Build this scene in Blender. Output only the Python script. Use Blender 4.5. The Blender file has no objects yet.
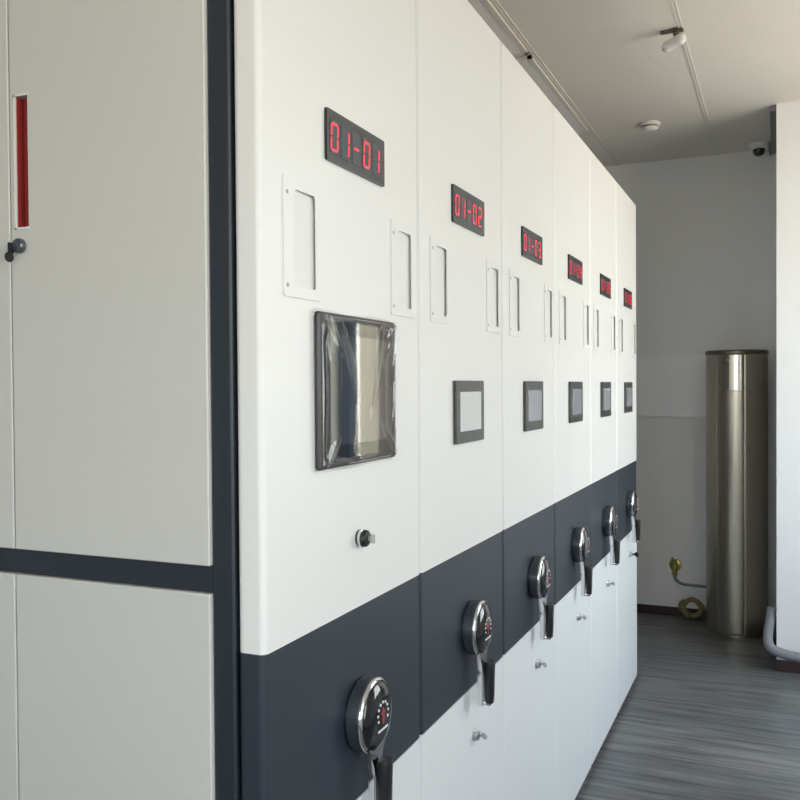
import bpy, bmesh, math, random
from math import pi, sin, cos, radians as rad
from mathutils import Vector, Matrix
random.seed(4)
S = bpy.context.scene
COL = S.collection

# ------------------------------------------------------------------ materials
def mat(name, base=(.8,.8,.8), rough=.5, metal=0., spec=.5, bump=0., bscale=300., vary=0., vscale=3., coat=0., emit=None, estr=0.):
    m = bpy.data.materials.new(name); m.use_nodes = True
    nt = m.node_tree; b = nt.nodes['Principled BSDF']
    b.inputs['Base Color'].default_value = (*base, 1)
    b.inputs['Roughness'].default_value = rough
    b.inputs['Metallic'].default_value = metal
    b.inputs['Specular IOR Level'].default_value = spec
    b.inputs['Coat Weight'].default_value = coat
    if emit:
        b.inputs['Emission Color'].default_value = (*emit, 1); b.inputs['Emission Strength'].default_value = estr
    tc = nt.nodes.new('ShaderNodeTexCoord')
    if bump:
        n = nt.nodes.new('ShaderNodeTexNoise'); n.inputs['Scale'].default_value = bscale; n.inputs['Detail'].default_value = 3
        nt.links.new(tc.outputs['Object'], n.inputs['Vector'])
        bp = nt.nodes.new('ShaderNodeBump'); bp.inputs['Strength'].default_value = bump; bp.inputs['Distance'].default_value = .002
        nt.links.new(n.outputs['Fac'], bp.inputs['Height']); nt.links.new(bp.outputs['Normal'], b.inputs['Normal'])
    if vary:
        n = nt.nodes.new('ShaderNodeTexNoise'); n.inputs['Scale'].default_value = vscale; n.inputs['Detail'].default_value = 4
        nt.links.new(tc.outputs['Object'], n.inputs['Vector'])
        mx = nt.nodes.new('ShaderNodeMix'); mx.data_type = 'RGBA'
        mx.inputs[6].default_value = (*[c*(1-vary) for c in base], 1); mx.inputs[7].default_value = (*[min(1,c*(1+vary)) for c in base], 1)
        nt.links.new(n.outputs['Fac'], mx.inputs[0]); nt.links.new(mx.outputs[2], b.inputs['Base Color'])
    return m

M = {}
M['panel']   = mat('white_powder_coat', (.80,.79,.77), .38, bump=.03, bscale=500)
M['panel_shade']  = mat('white_powder_coat_cool_shade', (.78,.79,.80), .38, bump=.03, bscale=500)  # same coat as the upper panel, cool shade put into its colour
M['door']    = mat('light_grey_door_steel', (.60,.59,.555), .42, bump=.03, bscale=400)
M['slate']   = mat('dark_slate_steel', (.026,.034,.046), .42, bump=.03, bscale=500)
M['post']    = mat('dark_slate_post', (.018,.025,.035), .40)
M['carcass'] = mat('grey_carcass_steel', (.42,.42,.41), .5)
M['black']   = mat('black_plastic', (.012,.012,.014), .35)
M['blackg']  = mat('black_gloss', (.010,.010,.012), .10, coat=.5)
M['bezel']   = mat('display_bezel', (.014,.020,.020), .28)
M['cell']    = mat('display_cell', (.030,.036,.055), .25)
M['led']     = mat('red_led', (.5,.01,.03), .4, emit=(1.,.022,.055), estr=.9)
M['chrome']  = mat('chrome', (.75,.75,.77), .12, 1.)
M['steel']   = mat('brushed_steel', (.45,.46,.48), .3, 1., vary=.15, vscale=40)
M['drum']    = mat('dark_drum_metal', (.15,.17,.20), .26, .8)
M['silver']  = mat('dull_silver', (.5,.5,.5), .35, .9)
M['frame']   = mat('screen_frame_grey', (.050,.050,.050), .30, vary=.5, vscale=70, bump=.2, bscale=90)
M['frameb']  = mat('large_screen_frame', (.040,.036,.040), .22)
M['lcd']     = mat('film_reflecting_wall', (.62,.63,.62), .25)  # film grey lightened by the white wall's reflection, put into the colour
M['lcdb']    = mat('film_reflecting_wall_cool', (.33,.34,.38), .15)  # cooler copy, wall reflection likewise put into the colour
M['glass']   = mat('dark_screen_glass', (.012,.014,.016), .03, spec=1.0, coat=1.)
M['glassl']  = mat('screen_active_glass', (.035,.04,.045), .03, spec=1.0, coat=1.)
M['glassl'].node_tree.nodes['Principled BSDF'].inputs['IOR'].default_value = 2.3
M['red']     = mat('red_inlay', (.30,.03,.03), .45)
M['white']   = mat('white_plastic', (.78,.77,.76), .4)
M['ink']     = mat('white_ink', (.7,.7,.7), .5)
M['inkr']    = mat('red_ink', (.33,.03,.04), .5)
M['wall']    = mat('painted_wall', (.82,.825,.835), .85, bump=.15, bscale=60, vary=.03, vscale=1.5)
M['ceil']    = mat('ceiling_panel', (.78,.755,.71), .6, vary=.03, vscale=2)
M['grid']    = mat('ceiling_grid_bar', (.72,.70,.66), .45)
M['base']    = mat('maroon_skirting', (.045,.022,.024), .45)
M['brown']   = M['base']
M['champ']   = mat('champagne_metal', (.42,.385,.32), .30, .92)
M['champt']  = mat('champagne_gloss', (.46,.44,.38), .18, .92)
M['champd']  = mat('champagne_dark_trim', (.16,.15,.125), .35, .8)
M['brass']   = mat('brass', (.50,.42,.12), .28, .9)
M['tan']     = mat('tan_rubber_hose', (.20,.165,.075), .55)
M['gray']    = mat('grey_hose', (.20,.21,.235), .45)
M['board']   = mat('whiteboard_enamel', (.88,.89,.92), .45)
def cloth(name, base, tr):
    m = bpy.data.materials.new(name); m.use_nodes = True; nt = m.node_tree; nt.nodes.clear()
    o = nt.nodes.new('ShaderNodeOutputMaterial'); d = nt.nodes.new('ShaderNodeBsdfDiffuse'); t = nt.nodes.new('ShaderNodeBsdfTranslucent')
    d.inputs[0].default_value = t.inputs[0].default_value = (*base, 1); mx = nt.nodes.new('ShaderNodeMixShader'); mx.inputs[0].default_value = tr
    nt.links.new(d.outputs[0], mx.inputs[1]); nt.links.new(t.outputs[0], mx.inputs[2]); nt.links.new(mx.outputs[0], o.inputs[0]); return m
M['cream']   = cloth('cream_sheer_cloth', (.80,.76,.66), .5)
M['taupe']   = cloth('taupe_cloth', (.42,.38,.34), .35)
M['navy']    = cloth('slate_blue_cloth', (.13,.16,.21), .3)
M['diff']    = mat('acrylic_diffuser', (.86,.85,.87), .35)

def thin_fresnel(nt, k):
    f = nt.nodes.new('ShaderNodeLayerWeight'); f.inputs[0].default_value = .5
    p = nt.nodes.new('ShaderNodeMath'); p.operation = 'POWER'; p.inputs[1].default_value = 5
    m = nt.nodes.new('ShaderNodeMath'); m.operation = 'MULTIPLY_ADD'; m.inputs[1].default_value = .92; m.inputs[2].default_value = k
    nt.links.new(f.outputs['Facing'], p.inputs[0]); nt.links.new(p.outputs[0], m.inputs[0]); return f, m.outputs[0]
def film_mat():
    m = bpy.data.materials.new('clear_plastic_film'); m.use_nodes = True; nt = m.node_tree
    nt.nodes.clear(); o = nt.nodes.new('ShaderNodeOutputMaterial')
    t = nt.nodes.new('ShaderNodeBsdfTransparent'); t.inputs[0].default_value = (.93,.93,.93,1)
    g = nt.nodes.new('ShaderNodeBsdfGlossy'); g.inputs['Roughness'].default_value = .035
    f, ff = thin_fresnel(nt, .05)
    tc = nt.nodes.new('ShaderNodeTexCoord'); mp = nt.nodes.new('ShaderNodeMapping'); mp.inputs['Scale'].default_value = (1,1,.35)
    n = nt.nodes.new('ShaderNodeTexNoise'); n.inputs['Scale'].default_value = 14; n.inputs['Detail'].default_value = 1
    bp = nt.nodes.new('ShaderNodeBump'); bp.inputs['Strength'].default_value = .2; bp.inputs['Distance'].default_value = .003
    mx = nt.nodes.new('ShaderNodeMixShader'); L = nt.links.new
    L(tc.outputs['Object'], mp.inputs[0]); L(mp.outputs[0], n.inputs['Vector']); L(n.outputs['Fac'], bp.inputs['Height'])
    L(bp.outputs[0], g.inputs['Normal']); L(bp.outputs[0], f.inputs['Normal'])
    L(ff, mx.inputs[0]); L(t.outputs[0], mx.inputs[1]); L(g.outputs[0], mx.inputs[2]); L(mx.outputs[0], o.inputs[0])
    return m
M['film'] = film_mat()
def pane_mat():
    m = bpy.data.materials.new('window_glass'); m.use_nodes = True; nt = m.node_tree
    nt.nodes.clear(); o = nt.nodes.new('ShaderNodeOutputMaterial')
    t = nt.nodes.new('ShaderNodeBsdfTransparent'); t.inputs[0].default_value = (.95,.97,.96,1)
    g = nt.nodes.new('ShaderNodeBsdfGlossy'); g.inputs['Roughness'].default_value = .01
    f, ff = thin_fresnel(nt, .07)
    mx = nt.nodes.new('ShaderNodeMixShader'); L = nt.links.new
    L(ff, mx.inputs[0]); L(t.outputs[0], mx.inputs[1]); L(g.outputs[0], mx.inputs[2]); L(mx.outputs[0], o.inputs[0])
    return m
M['pane'] = pane_mat()
def floor_mat():
    m = bpy.data.materials.new('grey_wood_laminate'); m.use_nodes = True; nt = m.node_tree; L = nt.links.new
    b = nt.nodes['Principled BSDF']; b.inputs['Roughness'].default_value = .42
    tc = nt.nodes.new('ShaderNodeTexCoord')
    br = nt.nodes.new('ShaderNodeTexBrick'); br.offset = .37
    br.inputs['Scale'].default_value = 1; br.inputs['Brick Width'].default_value = 1.2; br.inputs['Row Height'].default_value = .19
    br.inputs['Mortar Size'].default_value = .0018; br.inputs['Mortar Smooth'].default_value = .3
    br.inputs['Color1'].default_value = (.125,.130,.136,1); br.inputs['Color2'].default_value = (.172,.173,.175,1); br.inputs['Mortar'].default_value = (.07,.07,.07,1)
    L(tc.outputs['Object'], br.inputs['Vector'])
    mp = nt.nodes.new('ShaderNodeMapping'); mp.inputs['Scale'].default_value = (1.6, 22, 1)
    n = nt.nodes.new('ShaderNodeTexNoise'); n.inputs['Scale'].default_value = 1.6; n.inputs['Detail'].default_value = 6; n.inputs['Distortion'].default_value = .6
    L(tc.outputs['Object'], mp.inputs[0]); L(mp.outputs[0], n.inputs['Vector'])
    cr = nt.nodes.new('ShaderNodeValToRGB'); cr.color_ramp.elements[0].position = .32; cr.color_ramp.elements[0].color = (.55,.55,.56,1)
    cr.color_ramp.elements[1].position = .68; cr.color_ramp.elements[1].color = (1.35,1.34,1.32,1)
    L(n.outputs['Fac'], cr.inputs[0])
    mx = nt.nodes.new('ShaderNodeMix'); mx.data_type = 'RGBA'; mx.blend_type = 'MULTIPLY'; mx.inputs[0].default_value = 1
    L(br.outputs['Color'], mx.inputs[6]); L(cr.outputs[0], mx.inputs[7]); L(mx.outputs[2], b.inputs['Base Color'])
    return m
M['floor'] = floor_mat()

# ------------------------------------------------------------------ helpers
CACHE = {}
def new_mesh(name, bm, mats, smooth=None):
    me = bpy.data.meshes.new(name)
    bmesh.ops.recalc_face_normals(bm, faces=bm.faces)
    bm.to_mesh(me); bm.free()
    for m in (mats if isinstance(mats, (list, tuple)) else [mats]): me.materials.append(M[m])
    if smooth:
        me.shade_smooth(); me.set_sharp_from_angle(angle=rad(smooth))
    return me
def link(name, me, parent=None, loc=(0,0,0)):
    o = bpy.data.objects.new(name, me); COL.objects.link(o); o.location = loc
    if parent: o.parent = parent
    return o
def obj(name, bm, mats, parent=None, loc=(0,0,0), smooth=None, key=None):
    if key:
        if key not in CACHE: CACHE[key] = new_mesh(name, bm() if callable(bm) else bm, mats, smooth)
        return link(name, CACHE[key], parent, loc)
    return link(name, new_mesh(name, bm() if callable(bm) else bm, mats, smooth), parent, loc)
def thing(name, label, cat, loc=(0,0,0), group=None):
    o = bpy.data.objects.new(name, None); COL.objects.link(o); o.location = loc; o.empty_display_size = .1
    o['label'] = label; o['category'] = cat
    if group: o['group'] = group
    return o
def tag(o, label, cat, group=None):
    o['label'] = label; o['category'] = cat
    if group: o['group'] = group
    return o
def struct(name, bm, mats, loc=(0,0,0), smooth=None):
    o = obj(name, bm, mats, loc=loc, smooth=smooth); o['kind'] = 'structure'; return o
def box(bm, x0, x1, y0, y1, z0, z1, mi=0, bev=0., seg=2, sel=None):
    b = bmesh.new() if bev else bm
    r = bmesh.ops.create_cube(b, size=1)
    for v in r['verts']:
        v.co = Vector(((x0+x1)/2+v.co.x*(x1-x0), (y0+y1)/2+v.co.y*(y1-y0), (z0+z1)/2+v.co.z*(z1-z0)))
    if bev:
        bmesh.ops.bevel(b, geom=[e for e in b.edges if sel is None or sel(e)], offset=bev, segments=seg, affect='EDGES', profile=.5)
        for f in b.faces: f.material_index = mi
        me = bpy.data.meshes.new('t'); b.to_mesh(me); b.free(); bm.from_mesh(me); bpy.data.meshes.remove(me)
    else:
        for f in {f for v in r['verts'] for f in v.link_faces}: f.material_index = mi
    return bm
def B(*a, **k): return box(bmesh.new(), *a, **k)
def lathe(bm, prof, axis='z', c=(0,0,0), n=48, mi=0, a0=0., a1=2*pi):
    full = abs(a1-a0-2*pi) < 1e-6; rings = []
    cnt = n if full else n+1
    for r, h in prof:
        ring = []
        for i in range(cnt):
            a = a0+(a1-a0)*i/n
            if axis == 'z': p = (c[0]+r*sin(a), c[1]-r*cos(a), c[2]+h)
            else: p = (c[0]+h, c[1]+r*cos(a), c[2]+r*sin(a))
            ring.append(bm.verts.new(p))
        rings.append(ring)
    for k in range(len(rings)-1):
        for i in range(n):
            j = (i+1) % cnt
            f = bm.faces.new((rings[k][i], rings[k][j], rings[k+1][j], rings[k+1][i])); f.material_index = mi
    if full:
        for ring in (rings[0], rings[-1]):
            try: bm.faces.new(ring).material_index = mi
            except ValueError: pass
    return bm
def tube(bm, pts, r, n=10, mi=0, closed=False):
    P = [Vector(p) for p in pts]; rings = []; up = Vector((0,0,1)); prev = None
    for i, p in enumerate(P):
        if closed: d = P[(i+1) % len(P)]-P[i-1]
        else: d = (P[min(i+1, len(P)-1)]-P[max(i-1, 0)])
        d.normalize()
        a = prev if prev is not None else (up if abs(d.z) < .9 else Vector((1,0,0)))
        s = d.cross(a); s.normalize(); t = s.cross(d); t.normalize(); prev = t
        rr = r[i] if isinstance(r, (list, tuple)) else r
        rings.append([bm.verts.new(p+(s*cos(2*pi*k/n)+t*sin(2*pi*k/n))*rr) for k in range(n)])
    m = len(rings)
    for i in range(m if closed else m-1):
        A, C = rings[i], rings[(i+1) % m]
        for k in range(n):
            bm.faces.new((A[k], A[(k+1)%n], C[(k+1)%n], C[k])).material_index = mi
    if not closed:
        bm.faces.new(rings[0]).material_index = mi; bm.faces.new(rings[-1]).material_index = mi
    return bm
def spline(pts, n=8):
    P = [Vector(p) for p in pts]; out = []
    for i in range(len(P)-1):
        p0 = P[max(i-1,0)]; p1 = P[i]; p2 = P[i+1]; p3 = P[min(i+2,len(P)-1)]
        for k in range(n):
            t = k/n
            out.append(.5*((2*p1)+(p2-p0)*t+(2*p0-5*p1+4*p2-p3)*t*t+(3*p1-p0-3*p2+p3)*t**3))
    out.append(P[-1]); return out
def rrect(y0, y1, z0, z1, r, n=5):
    pts = []
    for cy, cz, a in ((y1-r, z1-r, 0), (y0+r, z1-r, pi/2), (y0+r, z0+r, pi), (y1-r, z0+r, 3*pi/2)):
        for i in range(n+1):
            t = a+pi/2*i/n; pts.append((cy+r*cos(t), cz+r*sin(t)))
    return pts
def plate(bm, outer, inner, x0, x1, mi=0):
    """yz-plane plate, outer loop with optional hole loops, between x0 and x1"""
    loops = [outer]+inner; edges = []; vs = []
    for lp in loops:
        v = [bm.verts.new((x0, y, z)) for y, z in lp]; vs.append(v)
        for i in range(len(v)): edges.append(bm.edges.new((v[i], v[(i+1) % len(v)])))
    r = bmesh.ops.triangle_fill(bm, use_beauty=True, use_dissolve=False, edges=edges)
    fs = [g for g in r['geom'] if isinstance(g, bmesh.types.BMFace)]
    e = bmesh.ops.extrude_face_region(bm, geom=fs)
    nv = [g for g in e['geom'] if isinstance(g, bmesh.types.BMVert)]
    for v in nv: v.co.x = x1
    for f in bm.faces:
        if any(v in nv or v in sum(vs, []) for v in f.verts): f.material_index = mi
    return bm
def upright(e):
    a, c = e.verts; return abs(a.co.z-c.co.z) > .01
def upright_or_top(e):
    a, c = e.verts; return upright(e) or min(a.co.z, c.co.z) > 2.
def bevelled(key, name, dims, bev, seg, mats, cuts=(), sel=None):
    """bevelled box with weighted normals and optional boxes cut out; cached"""
    if key in CACHE: return CACHE[key]
    bm = bmesh.new(); box(bm, *dims, bev=bev, seg=seg, sel=sel)
    me = new_mesh(name, bm, mats, smooth=60); o = link('tmp', me); tmp = [o]
    if cuts:
        cb = bmesh.new()
        for c in cuts: box(cb, *c)
        c_ = link('tmpc', new_mesh('c', cb, mats)); tmp.append(c_)
        bo = o.modifiers.new('b', 'BOOLEAN'); bo.operation = 'DIFFERENCE'; bo.object = c_; bo.solver = 'EXACT'
    o.modifiers.new('w', 'WEIGHTED_NORMAL').keep_sharp = True
    dg = bpy.context.evaluated_depsgraph_get(); dg.update()
    r = bpy.data.meshes.new_from_object(o.evaluated_get(dg), preserve_all_data_layers=True, depsgraph=dg); r.name = name
    for t in tmp: bpy.data.objects.remove(t)
    CACHE[key] = r; return r

# ------------------------------------------------------------------ setting dimensions
CAM = Vector((0.6458, -1.0167, 1.4378))
W = .556; HC = 2.828; YB = 4.664; XR = 2.02; XL = -2.6; YF = -3.0; YP = 3.76; XP = .6204
ZT, ZB, ZM = 2.307, 1.0718, .7525

struct('floor', B(XL-.1, XR+.3, YF-.1, YB+.1, -.1, 0), 'floor')
cb = bmesh.new(); box(cb, XL-.1, XR+.3, YF-.1, YB+.1, HC, HC+.1); struct('ceiling', cb, 'ceil')
n = 1
for i in range(-3, 4):
    x = -.307+.59*i
    if x > XR or x < XL: continue
    b = bmesh.new(); box(b, x-.009, x-.003, YF, YB, HC-.003, HC+.002); box(b, x+.004, x+.009, YF, YB, HC-.003, HC+.002)
    struct('trim_%d' % n, b, 'grid'); n += 1
def wall_with_holes(name, axis, c0, c1, a0, a1, holes):
    """wall spanning a0..a1 along its run, thickness c0..c1; holes = (s0,s1,z0,z1)"""
    b = bmesh.new(); s = a0
    def put(p0, p1, z0, z1):
        if p1-p0 < 1e-4 or z1-z0 < 1e-4: return
        if axis == 'y': box(b, c0, c1, p0, p1, z0, z1)
        else: box(b, p0, p1, c0, c1, z0, z1)
    for h0, h1, z0, z1 in holes:
        put(s, h0, 0, HC); put(h0, h1, 0, z0); put(h0, h1, z1, HC); s = h1
    put(s, a1, 0, HC); return struct(name, b, 'wall')
wall_with_holes('wall_back', 'x', YB, YB+.12, XL, XP, [])
wall_with_holes('wall_left', 'y', XL-.12, XL, YF, YB, [])
wall_with_holes('wall_front', 'x', YF-.12, YF, XL, XR, [(-.3, 1.2, 1.0, 2.4)])  # opening for the added fill window behind the camera
WZ0, WZ1 = .85, 2.55
RW = [(-1.75, -.42, .85, 2.65), (1.9, 3.50, .80, 2.74)]
FILL_WIN = (-.3, 1.2, 1.0, 2.4)  # added unseen window that brightens camera-facing surfaces and the back wall
wall_with_holes('wall_right', 'y', XR, XR+.2, YF, YP, RW)
wall_with_holes('wall_right_end', 'x', YP, YP+.16, 1.18, XR+.2, [(1.45, 1.92, .8, 2.5)])
struct('wall_corner', B(XP, 1.18, YP, YB+.12, 0, HC), 'wall')
struct('baseboard_back', B(XL, XP, YB-.012, YB, 0, .052, bev=.002), 'base')
struct('baseboard_right', B(XP-.01, XR, YP-.012, YP, 0, .055, bev=.002), 'base')
struct('baseboard_corner', B(XP-.012, XP, YP, YB-.012, 0, .055), 'base')
def window(k, axis, c, a0, a1, z0, z1, mull):
    f = bmesh.new()
    def p(u0, u1, w0, w1, d=.03, dst=f):
        if axis == 'y': box(dst, c-d, c+d, u0, u1, w0, w1)
        else: box(dst, u0, u1, c-d, c+d, w0, w1)
    t = .05
    p(a0, a1, z0, z0+t); p(a0, a1, z1-t, z1); p(a0, a0+t, z0, z1); p(a1-t, a1, z0, z1)
    for i in range(1, mull):
        m = a0+(a1-a0)*i/mull; p(m-.025, m+.025, z0, z1)
    o = struct('window_%d' % k, f, 'white')
    g = bmesh.new(); p(a0+t, a1-t, z0+t, z1-t, .003, g)
    obj('pane', g, 'pane', o)
window(1, 'y', XR+.12, *RW[0], 2)
window(2, 'y', XR+.12, *RW[1], 3)
window(3, 'x', YP+.1, 1.45, 1.92, .8, 2.5, 2)

window(4, 'x', YF-.06, *FILL_WIN, 4)  # added behind the camera as fill light for doors and back wall
# curtains by the far window (they show in the glossy screen)
def curtain(x0, x1, y, z0, z1, m, label, amp=.022, waves=4, ph=0.):
    b = bmesh.new(); n = 60; rows = []
    for z in (z0, (z0+z1)/2, z1):
        rows.append([b.verts.new((x0+(x1-x0)*i/n, y+amp*sin(ph+2*pi*waves*i/n)*(1.1 if z < z1 else .8), z)) for i in range(n+1)])
    for r in range(2):
        for i in range(n): b.faces.new((rows[r][i], rows[r][i+1], rows[r+1][i+1], rows[r+1][i]))
    o = obj('curtain', b, m, smooth=60); return tag(o, label, 'curtain', 'curtains at the window past the corner')
curtain(1.42, 1.562, YP-.07, .25, 2.6, 'taupe', 'taupe curtain beside the corner column, nearest the cylinder', waves=4)
curtain(1.575, 1.692, YP-.07, .25, 2.6, 'cream', 'cream curtain hanging next to the taupe curtain', waves=3, ph=1)
curtain(1.70, 1.838, YP-.07, .25, 2.6, 'navy', 'slate blue curtain hanging beyond the cream curtain', waves=3)
curtain(1.846, 1.886, YP-.07, .25, 2.6, 'cream', 'narrow cream curtain between two slate blue curtains', waves=1, ph=2, amp=.012)
curtain(1.895, 1.99, YP-.07, .25, 2.6, 'navy', 'slate blue curtain in the far right corner', waves=2)
rod = bmesh.new(); tube(rod, [(1.36, YP-.07, 2.63), (2.0, YP-.07, 2.63)], .012, 12)
for x in (1.39, 1.985): box(rod, x-.01, x+.01, YP-.075, YP, 2.62, 2.64)
tag(obj('curtain_rod', rod, 'steel', smooth=40), 'steel curtain rod over the window past the corner', 'curtain rod')

# ------------------------------------------------------------------ mobile shelving
SEG = {'0': 'abcdef', '1': 'bc', '2': 'abged', '3': 'abgcd', '4': 'fgbc', '5': 'afgcd', '6': 'afgedc', '-': 'g'}
def digit_bm(ch, w=.021, h=.041, t=.0038):
    b = bmesh.new(); box(b, .0045, .0052, -w/2-.004, w/2+.004, -h/2-.006, h/2+.006, mi=0)
    g = .0008
    def hexa(p, q):
        p, q = Vector(p), Vector(q); d = (q-p).normalized(); nn = Vector((-d.y, d.x)); p = p+d*g; q = q-d*g
        k = t/2
        pts = [p, p+d*k+nn*k, q-d*k+nn*k, q, q-d*k-nn*k, p+d*k-nn*k]
        pts = [(a[0]+a[1]*.06, a[1]) for a in pts]
        lo = [b.verts.new((.0052, *a)) for a in pts]; hi = [b.verts.new((.0058, *a)) for a in pts]
        fs = [b.faces.new(hi), b.faces.new(lo)]
        for i in range(6): fs.append(b.faces.new((lo[i], lo[(i+1)%6], hi[(i+1)%6], hi[i])))
        for f in fs: f.material_index = 1
    l, r, u, m, d = -w/2, w/2, h/2, 0, -h/2
    P = dict(a=((l,u),(r,u)), b=((r,u),(r,m)), c=((r,m),(r,d)), d=((l,d),(r,d)), e=((l,m),(l,d)), f=((l,u),(l,m)), g=((l,m),(r,m)))
    for s in SEG[ch]: hexa(*P[s])
    return b

GRIPS = (.057, .423)      # near edge of each grip plate
GZ0, GZ1 = 1.567, 1.739
def grip_plate_bm():
    b = bmesh.new(); plate(b, rrect(0, .108, 0, GZ1-GZ0, .003, 2), [rrect(.029, .094, .016, GZ1-GZ0-.016, .007, 5)], 0, .0022); return b
def grip_cup_bm():
    # wedge-shaped pocket: floor slopes back, far side runs behind the plate so that it hooks the fingers
    b = bmesh.new(); z0, z1 = .0095, GZ1-GZ0-.0095; y0, y1 = .0235, .1065
    a = [b.verts.new(p) for p in ((-.0006,y0,z0),(-.0048,y1,z0),(-.026,y1,z0),(-.026,y0,z0))]
    c = [b.verts.new((v.co.x, v.co.y, z1)) for v in a]
    b.faces.new(a); b.faces.new(c)
    for i in range(4): b.faces.new((a[i], a[(i+1)%4], c[(i+1)%4], c[i]))
    return b
def screw_bm(r=.0032):
    b = bmesh.new(); lathe(b, [(r,0),(r,.0008),(r*.6,.0016)], 'x', n=14); return b
def hub_bm():
    b = bmesh.new(); lathe(b, [(.052,0),(.052,.004),(.060,.0045),(.0605,.008),(.0605,.0245),(.059,.026)], 'x', n=56); return b
def ring_bm():
    b = bmesh.new(); lathe(b, [(.0600,.0235),(.0614,.0245),(.0614,.0285),(.0600,.0315),(.057,.0330),(.055,.031)], 'x', n=56); return b
def face_bm():
    b = bmesh.new(); lathe(b, [(.0562,.028),(.0562,.0325),(.052,.0362),(.043,.0400),(.030,.0425),(.015,.0437),(.001,.044)], 'x', n=48); return b
def badge_bm():
    b = bmesh.new(); x0, x1 = .0415, .0440
    for i in range(9):
        a = rad(-25+230*i/8); r = .0195
        c = Vector((r*cos(a), .004+r*sin(a)))
        lathe(b, [(.0026,x0),(.0026,x1)], 'x', c=(0,c.x,c.y), n=8)
    box(b, x0, x1, -.018, .018, -.0225, -.0190)
    for f in b.faces: f.material_index = 0
    # red hand / lock emblem: stem and head
    def poly(pts):
        lo = [b.verts.new((x0,y,z)) for y,z in pts]; hi = [b.verts.new((x1,y,z)) for y,z in pts]
        fs = [b.faces.new(lo), b.faces.new(hi)]+[b.faces.new((lo[i],lo[(i+1)%len(pts)],hi[(i+1)%len(pts)],hi[i])) for i in range(len(pts))]
        for f in fs: f.material_index = 1
    poly([(-.004,-.012),(.004,-.012),(.004,.004),(.010,.004),(0,.016),(-.010,.004),(-.004,.004)])
    return b
def arm_bm():
    # shaped bar: wide eye round the hub, waist, narrow shank
    b = bmesh.new(); L = [(-.036,-.045),(-.024,-.062),(-.012,-.082),(-.010,-.10),(-.010,-.168),(-.006,-.175),(.006,-.175),(.010,-.168),(.010,-.10),(.012,-.082),(.024,-.062),(.036,-.045)]
    lo = [b.verts.new((.020,y,z)) for y,z in L]; hi = [b.verts.new((.033,y,z)) for y,z in L]
    b.faces.new(lo); b.faces.new(hi)
    for i in range(len(L)): b.faces.new((lo[i],lo[(i+1)%len(L)],hi[(i+1)%len(L)],hi[i]))
    bmesh.ops.bevel(b, geom=[e for e in b.edges if abs(e.verts[0].co.x-e.verts[1].co.x) < 1e-5], offset=.002, segments=2, affect='EDGES')
    return b
def handle_bm():
    b = bmesh.new(); prof = [(-.166,.0085,.010),(-.152,.0095,.012),(-.108,.0105,.0135),(-.080,.0115,.0145),(-.072,.010,.013)]
    rings = []
    for z, hx, hy in prof:
        rings.append([b.verts.new((.046+hx*(abs(cos(t))**.6)*(1 if cos(t)>0 else -1), hy*(abs(sin(t))**.6)*(1 if sin(t)>0 else -1), z)) for t in [2*pi*k/24 for k in range(24)]])
    for i in range(len(rings)-1):
        for k in range(24): b.faces.new((rings[i][k], rings[i][(k+1)%24], rings[i+1][(k+1)%24], rings[i+1][k]))
    b.faces.new(rings[0]); b.faces.new(rings[-1]); return b
def pin_bm():
    b = bmesh.new(); lathe(b, [(.006,.026),(.006,.047),(.0045,.049)], 'x', c=(0,0,-.168), n=16); return b
def lock_bm():
    b = bmesh.new(); lathe(b, [(.0135,0),(.0135,.003),(.0115,.005),(.0115,.010),(.010,.0115)], 'x', n=28); return b
def key_bm():
    b = bmesh.new(); box(b, .010, .020, -.0012, .0012, -.0035, .0035, bev=.0005)
    lathe_pts = [(.018+.0065*(1-cos(t)), .011*sin(t)) for t in [2*pi*k/20 for k in range(20)]]
    lo = [b.verts.new((x,-.0012,z)) for x,z in lathe_pts]; hi = [b.verts.new((x,.0012,z)) for x,z in lathe_pts]
    b.faces.new(lo); b.faces.new(hi)
    for i in range(20): b.faces.new((lo[i],lo[(i+1)%20],hi[(i+1)%20],hi[i]))
    bmesh.ops.rotate(b, verts=b.verts, cent=(0,0,0), matrix=Matrix.Rotation(rad(35), 3, 'X'))
    return b
def cam_lock_bm():     # thicker knob lock, black with a silver collar
    b = bmesh.new()
    lathe(b, [(.0135,0),(.0145,.002),(.0145,.004)], 'x', n=32, mi=0)
    lathe(b, [(.0148,.004),(.0152,.005),(.0152,.0085),(.0145,.009)], 'x', n=32, mi=1)
    lathe(b, [(.0140,.009),(.0140,.0145),(.012,.017),(.006,.0175)], 'x', n=32, mi=0)
    return b
def cam_key_bm():
    b = bmesh.new(); box(b, .017, .026, -.001, .001, -.004, .004); box(b, .022, .030, -.0012, .0012, -.0075, .0075, bev=.001)
    return b

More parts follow.
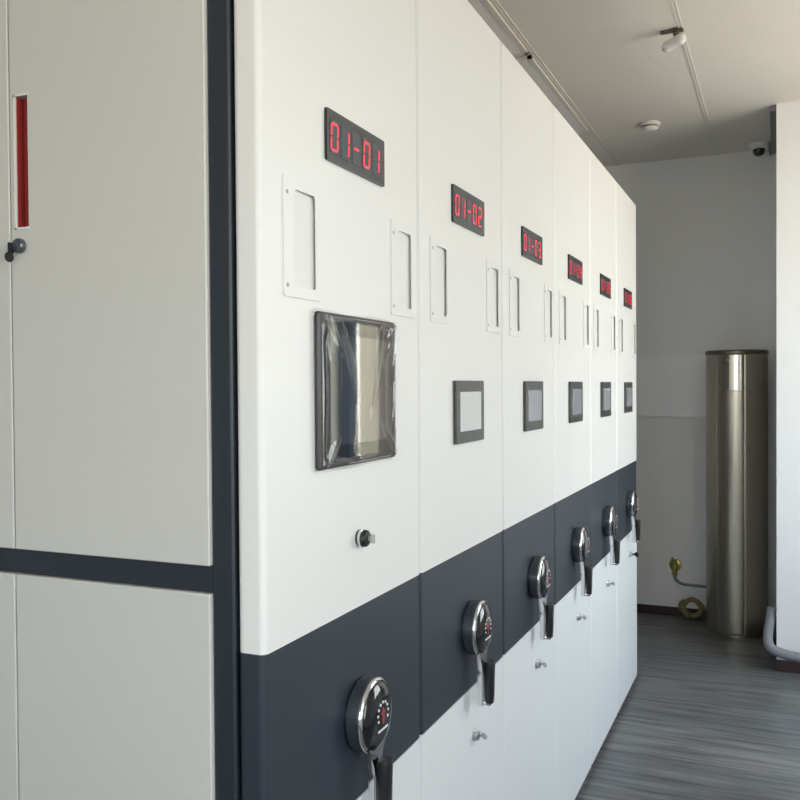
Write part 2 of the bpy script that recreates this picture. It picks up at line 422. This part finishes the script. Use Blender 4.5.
STARTS = (0, .566, 1.122, 1.674, 2.230, 2.784, 3.346)
def make_unit(k, label):
    y0 = STARTS[k]; sc = (STARTS[k+1]-y0)/W; g = .0018
    t = thing('mobile_shelving_unit', label, 'shelving unit', (0, y0, 0), 'row of mobile shelving units')
    cuts = [(-.028, .01, a+.022, a+.1075, GZ0+.009, GZ1-.009) for a in GRIPS]
    link('upper_panel', bevelled('up', 'upper_panel', (-.0445, 0, g, W-g, ZB, ZT), .010, 5, 'panel', cuts, upright_or_top), t).scale.y = sc
    link('band_panel', bevelled('bd', 'band_panel', (-.0445, -.002, g, W-g, ZM+.0006, ZB-.0006), .0095, 5, 'slate', (), upright), t).scale.y = sc
    link('lower_panel', bevelled('lo', 'lower_panel', (-.0445, 0, g, W-g, .03, ZM), .010, 5, 'panel_shade', (), upright), t).scale.y = sc
    obj('base_rail', lambda: B(-.85, -.012, .01, W-.01, .004, .05), 'black', t, key='base')
    if k:
        obj('carcass', lambda: B(-.90, -.049, .004, W-.004, .05, ZT-.012), 'carcass', t, key='carc')
    for a in GRIPS:
        gp = obj('grip_plate', grip_plate_bm, 'panel', t, (0.0002, a*sc, GZ0), key='gp')
        obj('grip_recess', grip_cup_bm, 'panel', gp, key='gc')
        for z in (.016, .148): obj('screw', screw_bm, 'silver', gp, (.002, .009, z), smooth=40, key='scr')
    d = obj('number_display', lambda: plate(bmesh.new(), rrect(0, .213, 0, .080, .003, 3), [], 0, .0046), 'bezel', t, (.0002, .184-(.010 if k == 2 else 0), 1.788), key='disp')
    txt = '01-0%d' % (k+1)
    for i, ch in enumerate(txt):
        obj('dash' if ch == '-' else 'digit', lambda ch=ch: digit_bm(ch), ['cell', 'led'], d, (0, (.0235, .0235, .0215, .0235, .0235, .0235)[k]+.0385*i, .0385), key='dg'+ch)
    if k == 0:
        s = link('touch_screen', bevelled('bs', 'touch_screen', (0, .012, .144, .424, 1.311, 1.552), .005, 3, 'frameb'), t)
        s['label'] = 'large dark touch screen wrapped in clear film'
        obj('screen_glass', plate(bmesh.new(), rrect(.157, .411, 1.325, 1.539, .004, 3), [], .0118, .0124), 'glass', s)
        obj('screen_area', B(.0124, .0127, .174, .388, 1.346, 1.518), 'glassl', s)
        fb = bmesh.new(); ny, nz = 60, 52; vs = []
        # folds: (y, z, angle, height, half width, half length) gathered near the corners
        folds = [(.10,.93,-.9,.005,.016,.12),(.06,.86,-1.2,.004,.012,.12),(.93,.93,.7,.0035,.020,.12),(.90,.84,.95,.0025,.014,.12),(.96,.76,1.35,.002,.014,.15),
                 (.08,.08,.8,.004,.014,.10),(.93,.10,-.8,.003,.018,.12),(.95,.45,1.5,.003,.012,.2),(.05,.5,1.57,.002,.010,.35),(.5,.96,.05,.0025,.012,.35),(.55,.04,-.03,.0025,.012,.3),
                 (.30,.75,-1.15,.0007,.02,.25),(.72,.70,1.3,.0007,.02,.25)]
        for j in range(nz+1):
            row = []
            for i in range(ny+1):
                u, w = i/ny, j/nz; y = .142+.284*u; z = 1.307+.248*w
                e = min(u, 1-u, w, 1-w); h = .0142+.0012*min(1, e*5)
                for cu, cw, an, hh, wd, ln in folds:
                    dd = -(u-cu)*sin(an)+(w-cw)*cos(an); al = (u-cu)*cos(an)+(w-cw)*sin(an)
                    h += hh*math.exp(-(dd/wd)**2)*math.exp(-(al/ln)**2)
                if e < 1e-6: h = .0012
                elif e < .021: h = .0075
                row.append(fb.verts.new((h, y, z+(.0022*sin(u*9+1) if w in (0, 1) else 0))))
            vs.append(row)
        for j in range(nz):
            for i in range(ny): fb.faces.new((vs[j][i], vs[j][i+1], vs[j+1][i+1], vs[j+1][i]))
        obj('plastic_film', fb, 'film', s, smooth=60)
        lk = obj('key_lock', cam_lock_bm, ['black', 'chrome'], t, (0, .293, 1.186), smooth=40)
        obj('key', cam_key_bm, 'silver', lk)
    else:
        s = link('touch_screen', bevelled('ts', 'touch_screen', (0, .0085, .188, .376, 1.312, 1.449), .0015, 2, 'frame'), t)
        obj('screen_glass', lambda: B(.0085, .0090, .210, .353, 1.338, 1.424), 'lcd' if k == 1 else 'lcdb', s, key='sg%d' % (k == 1))
    if k:
        lk = obj('key_lock', lock_bm, 'silver', t, (0, .315, .640+(.018 if k == 5 else 0)), smooth=40, key='lk')
        if k < 5: obj('key', key_bm, 'silver', lk, key='ky')
        else:
            ko = obj('key', key_bm, 'black', lk, key='kyb'); ko.scale = (1.4, 1.4, 1.4); ko['label'] = 'key with black bow'
    h = obj('crank_hub', hub_bm, 'drum', t, (-.002, .295, .893), smooth=35, key='hub')
    obj('hub_ring', ring_bm, 'chrome', h, smooth=60, key='ring')
    obj('hub_face', face_bm, 'blackg', h, smooth=60, key='face')
    obj('emblem', badge_bm, ['ink', 'inkr'], h, key='badge')
    obj('crank_arm', arm_bm, 'chrome', h, smooth=35, key='arm')
    obj('crank_handle', handle_bm, 'black', h, smooth=50, key='hnd')
    obj('hinge_pin', pin_bm, 'chrome', h, smooth=40, key='pin')
    return t

UL = ['nearest white shelving unit, red display 01-01, large film-wrapped screen and grey doors on its end',
      'white shelving unit with dark band, red display reading 01-02',
      'white shelving unit with dark band, red display reading 01-03',
      'white shelving unit with dark band, red display reading 01-04',
      'white shelving unit with red display 01-05, second from the far end of the row',
      'farthest white shelving unit, red display 01-06, at the open end towards the cylinder']
units = [make_unit(k, UL[k]) for k in range(6)]

# end face of the first unit: posts, rails, doors
u0 = units[0]
def part(name, bm, m, parent, loc=(0,0,0), smooth=None): return obj(name, bm, m, parent, loc, smooth)
link('post', bevelled('pr', 'post', (-.084, -.0475, 0, .05, .05, ZT), .0045, 3, 'post'), u0)
link('post', bevelled('pl', 'post', (-.93, -.885, 0, .05, .05, ZT), .0045, 3, 'post'), u0)
part('crossbar', B(-.886, -.082, .002, .04, 1.151, 1.187), 'post', u0)
part('top_rail', B(-.886, -.082, .002, .04, ZT-.06, ZT), 'post', u0)
part('bottom_rail', B(-.886, -.082, .002, .04, .05, .11), 'post', u0)
part('carcass', B(-.925, -.051, .045, W-.004, .05, ZT-.002), 'carcass', u0)
XM = -.449     # meeting line of the two doors
def door(x0, x1, z0, z1, key, cut=None):
    return link('door', bevelled(key, 'door', (x0, x1, -.0055, .030, z0, z1), .0025, 3, 'door', [cut] if cut else ()), u0)
zu0, zu1 = 1.1885, ZT-.062
SX0, SX1, SZ0, SZ1 = -.4345, -.4105, 1.686, 1.886
dr = door(XM+.001, -.0845, zu0, zu1, 'd1', (SX0, SX1, -.02, .012, SZ0, SZ1))
ins = bmesh.new(); box(ins, SX0+.0002, SX1-.0002, .009, .0118, SZ0+.0002, SZ1-.0002)
for (a, c, d, e) in ((SX0+.0002, SX0+.0014, SZ0, SZ1), (SX1-.0014, SX1-.0002, SZ0, SZ1)): box(ins, a, c, -.004, .009, d+.0002, e-.0002)
red = part('red_inlay', ins, 'red', dr); red['label'] = 'narrow upright red recess'
rim = bmesh.new(); box(rim, SX0-.004, SX0-.0002, -.0068, -.0054, SZ0-.003, SZ1+.003); box(rim, SX0-.004, SX1+.002, -.0068, -.0054, SZ1+.0002, SZ1+.003); box(rim, SX0-.004, SX1+.002, -.0068, -.0054, SZ0-.003, SZ0-.0002)
part('inlay_rim', rim, 'white', dr)
kb = bmesh.new(); lathe(kb, [(.009,0),(.0115,.002),(.0115,.007),(.0095,.010),(.004,.011)], 'x', n=28)
bmesh.ops.rotate(kb, verts=kb.verts, cent=(0,0,0), matrix=Matrix.Rotation(-pi/2, 3, 'Z'))
kl = part('lock', kb, 'drum', dr, (-.4265, -.0055, 1.657), 40)
kk = bmesh.new(); box(kk, -.001, .001, -.020, -.009, -.012, .004); lathe(kk, [(.008,-.0012),(.008,.0012)], 'x', c=(0,-.018,-.018), n=18)
part('key', kk, 'black', kl, (-.008, .002, 0))
dl = door(-.883, XM-.001, zu0, zu1, 'd2')
door(XM+.001, -.0845, .112, 1.1495, 'd3'); door(-.883, XM-.001, .112, 1.1495, 'd4')

# ------------------------------------------------------------------ cylinder air conditioner
AX, AY = .404, 4.438; R0 = .168
ac = thing('cylinder_air_conditioner', 'tall round champagne metal floor-standing air conditioner in the far corner', 'air conditioner', (AX, AY, 0))
b = bmesh.new(); lathe(b, [(.155,0),(.155,.012),(R0-.002,.014),(R0,.02),(R0,1.602),(R0-.003,1.606)], n=96); obj('body', b, 'champ', ac, smooth=40)
b = bmesh.new(); lathe(b, [(R0-.003,1.606),(R0+.004,1.609),(R0+.0045,1.622),(R0-.002,1.630),(.12,1.632),(.001,1.632)], n=96); obj('top_cap', b, 'champd', ac, smooth=40)
def sector(a0, a1, z0, z1, r0=R0-.0005, r1=R0+.004, n=24):
    b = bmesh.new(); g = []
    for i in range(n+1):
        a = rad(a0+(a1-a0)*i/n); rr = r1
        if i in (0, n): rr = r1-.0015
        g.append([b.verts.new((r*sin(a), -r*cos(a), z)) for r, z in ((r0,z0),(rr,z0),(rr,z1),(r0,z1))])
    for i in range(n):
        for k in range(4): b.faces.new((g[i][k], g[i][(k+1)%4], g[i+1][(k+1)%4], g[i+1][k]))
    b.faces.new(g[0]); b.faces.new(g[-1]); return b
A0, A1, A2 = -34, 15, 62
obj('control_panel', sector(A0, A1, 1.400, 1.600), 'champt', ac, smooth=40)['label'] = 'glossier control panel below the cap'
obj('front_panel', sector(A0, A1, .03, 1.396), 'champ', ac, smooth=40)
obj('side_panel', sector(A1+1.6, A2, 1.400, 1.600), 'champ', ac, smooth=40)
obj('side_panel', sector(A1+1.6, A2, .03, 1.396), 'champ', ac, smooth=40)
obj('seam_strip', sector(A1+.1, A1+1.5, .03, 1.600, r1=R0+.0006, n=3), 'black', ac)
obj('edge_trim', sector(A0-2.5, A0-.8, .03, 1.600, r1=R0+.005, n=4), 'champt', ac, smooth=40)
obj('white_mark', sector(-15, -8, 1.570, 1.577, r0=R0+.0035, r1=R0+.0052, n=6), 'ink', ac)  # small white bar near the top of the control panel

# ------------------------------------------------------------------ ceiling devices
sd = thing('smoke_detector', 'small round white smoke detector on the ceiling', 'smoke detector', (.002, 3.83, HC))
b = bmesh.new(); lathe(b, [(.050,0),(.052,-.004),(.052,-.012),(.046,-.017)], n=48); obj('base', b, 'white', sd, smooth=40)
b = bmesh.new(); lathe(b, [(.040,-.0165),(.040,-.024)], n=48); obj('vent_ring', b, 'black', sd, smooth=40)
b = bmesh.new(); lathe(b, [(.043,-.024),(.043,-.028),(.036,-.036),(.018,-.041),(.001,-.042)], n=48); obj('cap', b, 'white', sd, smooth=50)

dc = thing('dome_camera', 'small white-based dome camera with black dome at the back ceiling corner', 'camera', (.523, 4.50, HC))
b = bmesh.new(); lathe(b, [(.052,0),(.056,-.003),(.056,-.022),(.050,-.032),(.034,-.036)], n=40); obj('base', b, 'white', dc, smooth=40)
b = bmesh.new(); lathe(b, [(.034,-.034),(.034,-.046),(.030,-.060),(.020,-.071),(.001,-.076)], n=40); obj('dome', b, 'blackg', dc, smooth=60)
b = bmesh.new(); tube(b, spline([(.045,0.01,-.018),(.052,.04,-.022),(.056,.09,-.025),(.060,.16,-.035)]), .005, 8); obj('cable', b, 'black', dc, smooth=60)

cs = thing('ceiling_sensor', 'white rounded security sensor hanging from a bracket on the ceiling', 'sensor', (.265, 2.60, HC))
b = bmesh.new(); lathe(b, [(.026,0),(.026,-.006),(.012,-.010),(.010,-.028),(.014,-.034)], n=28); box(b, -.060, .028, -.014, .016, -.007, -.0005, bev=.002); obj('bracket_with_shadow', b, 'champd', cs, smooth=40)  # dark long plate also stands in for the sensor's shadow on the ceiling
body = bmesh.new()
p0, p1 = Vector((-.052, .028, -.062)), Vector((.036, -.022, -.046)); pts = []; rr = []
for i in range(17):
    t = i/16; e = abs(2*t-1); pts.append(p0.lerp(p1, t)+Vector((0, 0, .006*(1-e*e)))); rr.append(.021*max(.12, (1-max(0,(e-.62)/.38)**2.4))**.5)
tube(body, pts, rr, 20); obj('housing', body, 'white', cs, smooth=60)
b = bmesh.new(); box(b, -.012, .012, -.012, .012, -.048, -.030, bev=.003); obj('swivel', b, 'black', cs)

tr = obj('cable_trunking', B(.589, XP-.001, YP+.02, YB-.001, HC-.030, HC-.001, bev=.002), 'gray')
tag(tr, 'grey cable trunking along the ceiling beside the corner column', 'trunking')

def clight(y0, y1, label):
    t = thing('ceiling_light', label, 'ceiling light', (-.60, (y0+y1)/2, HC-.004), 'unlit ceiling light panels above the shelving')
    hx, hy = .278, (y1-y0)/2
    f = bmesh.new()
    for a in ((-hx, hx, -hy, -hy+.018), (-hx, hx, hy-.018, hy), (-hx, -hx+.018, -hy, hy), (hx-.018, hx, -hy, hy)): box(f, *a, -.008, .003)
    obj('frame', f, 'grid', t); obj('diffuser', B(-hx+.018, hx-.018, -hy+.018, hy-.018, -.005, .002), 'diff', t)
clight(2.62, 3.82, 'unlit rectangular ceiling light over the far shelving units')
clight(1.38, 2.58, 'unlit rectangular ceiling light over the nearer shelving units')

# ------------------------------------------------------------------ back wall things
wb = thing('whiteboard', 'long low whiteboard on the back wall, behind the cylinder air conditioner', 'whiteboard', (-.10, YB, 1.43))
obj('board_surface', B(-.56, .56, -.009, 0, -.185, .185), 'board', wb)
f = bmesh.new()
for a in ((-.57,.57,-.013,0,.183,.192), (-.57,.57,-.016,0,-.195,-.183), (-.57,-.56,-.013,0,-.185,.185), (.56,.57,-.013,0,-.185,.185)): box(f, *a)
obj('frame', f, 'diff', wb)

bf = thing('pipe_fitting', 'small brass fitting low on the back wall left of the cylinder', 'pipe fitting', (.037, YB, .315))
b = bmesh.new(); lathe(b, [(.036,0),(.038,-.004),(.034,-.010),(.020,-.014),(.018,-.030),(.012,-.036)], n=32)
bmesh.ops.rotate(b, verts=b.verts, cent=(0,0,0), matrix=Matrix.Rotation(-pi/2, 3, 'X')); 
for v in b.verts: v.co.y = -abs(v.co.y)
obj('flange', b, 'brass', bf, smooth=40)
b = bmesh.new(); tube(b, [(0,-.022,.034),(0,-.022,-.05)], .013, 16); lathe(b, [(.016,-.045),(.016,-.058)], c=(0,-.022,0), n=6); obj('valve_body', b, 'brass', bf, smooth=40)
b = bmesh.new(); box(b, -.022, -.010, -.034, -.016, .026, .050, bev=.003); obj('valve_lever', b, 'brass', bf)
b = bmesh.new(); tube(b, spline([(0,-.022,-.055),(.006,-.024,-.085),(.04,-.03,-.108),(.10,-.04,-.112),(.18,-.05,-.11),(.26,-.08,-.108)]), .009, 10)
obj('hose', b, 'gray', bf, smooth=60)

def loop_pts(cx, cy, rx, rz, z, turns, tilt=.25, n=40):
    out = []
    for i in range(int(n*turns)+1):
        a = 2*pi*i/n+2.2; q = i/n; out.append((cx+(rx-.010*q)*cos(a+.12*sin(a*2))+.012*sin(1.3*q), cy-.016*q+.030*(q-1)*sin(a), z+(rz-.004*q)*sin(a)+.003*q))
    return out
b = bmesh.new(); tube(b, loop_pts(0, 0, .066, .054, .072, 2.4), .014, 10)
co = obj('coiled_hose', b, 'tan', loc=(.135, YB-.065, 0), smooth=60)
tag(co, 'yellowish tan coiled hose standing on the floor by the skirting', 'hose')

b = bmesh.new()
tube(b, spline([(XP-.022, YP+.05, .30),(XP-.030, YP+.02, .235),(XP-.040, YP-.005, .17),(XP-.030, YP-.035, .125),(XP+.02, YP-.045, .100),(XP+.12, YP-.045, .085),(XP+.30, YP-.045, .080)]), .024, 14)
tag(obj('drain_hose', b, 'gray', smooth=60), 'grey flexible hose bending round the foot of the corner column', 'hose')

# ------------------------------------------------------------------ world + daylight portals
w = bpy.data.worlds.new('daylight'); S.world = w; w.use_nodes = True; nt = w.node_tree; L = nt.links.new
bg = nt.nodes['Background']; tc = nt.nodes.new('ShaderNodeTexCoord'); sp = nt.nodes.new('ShaderNodeSeparateXYZ')
cr = nt.nodes.new('ShaderNodeValToRGB'); e = cr.color_ramp.elements
mr = nt.nodes.new('ShaderNodeMapRange'); mr.inputs[1].default_value = -1; mr.inputs[2].default_value = 1
L(tc.outputs['Generated'], sp.inputs[0]); L(sp.outputs['Z'], mr.inputs[0]); L(mr.outputs[0], cr.inputs[0]); L(cr.outputs[0], bg.inputs[0])
e[0].position = .44; e[0].color = (.65,.56,.46,1); e[1].position = .53; e[1].color = (.95,.98,1.0,1)
n_ = cr.color_ramp.elements.new(1.0); n_.color = (.62,.78,1.0,1)
bg.inputs[1].default_value = 10.0
def portal(loc, rot, sx, sy):
    l = bpy.data.lights.new('window_daylight', 'AREA'); l.shape = 'RECTANGLE'; l.size = sx; l.size_y = sy; l.cycles.is_portal = True
    o = bpy.data.objects.new('window_daylight', l); COL.objects.link(o); o.location = loc; o.rotation_euler = rot
for a0, a1, z0, z1 in RW: portal((XR+.205, (a0+a1)/2, (z0+z1)/2), (0, rad(90), 0), z1-z0, a1-a0)
portal(((FILL_WIN[0]+FILL_WIN[1])/2, YF-.125, (FILL_WIN[2]+FILL_WIN[3])/2), (rad(90), 0, 0), FILL_WIN[1]-FILL_WIN[0], FILL_WIN[3]-FILL_WIN[2])  # portal of the added fill window
portal((1.685, YP+.165, 1.65), (rad(-90), 0, 0), .5, 1.7)

# ------------------------------------------------------------------ camera
cam = bpy.data.cameras.new('camera'); co = bpy.data.objects.new('camera', cam); COL.objects.link(co)
cam.sensor_width = 36; cam.sensor_fit = 'HORIZONTAL'; cam.lens = 879.13/800*36; cam.clip_start = .02
Fv = Vector((-.39855736, .91700831, -.01574131)); Rv = Vector((.9171434, .39849608, -.00698983)); Uv = Vector((.000136881, .01722289, .99985167))
co.matrix_world = Matrix(((Rv.x,Uv.x,-Fv.x,CAM.x),(Rv.y,Uv.y,-Fv.y,CAM.y),(Rv.z,Uv.z,-Fv.z,CAM.z),(0,0,0,1)))
S.camera = co
S.view_settings.view_transform = 'Standard'; S.view_settings.look = 'None'; S.view_settings.gamma = 1; S.view_settings.use_curve_mapping = False
S.view_settings.exposure = 0.0
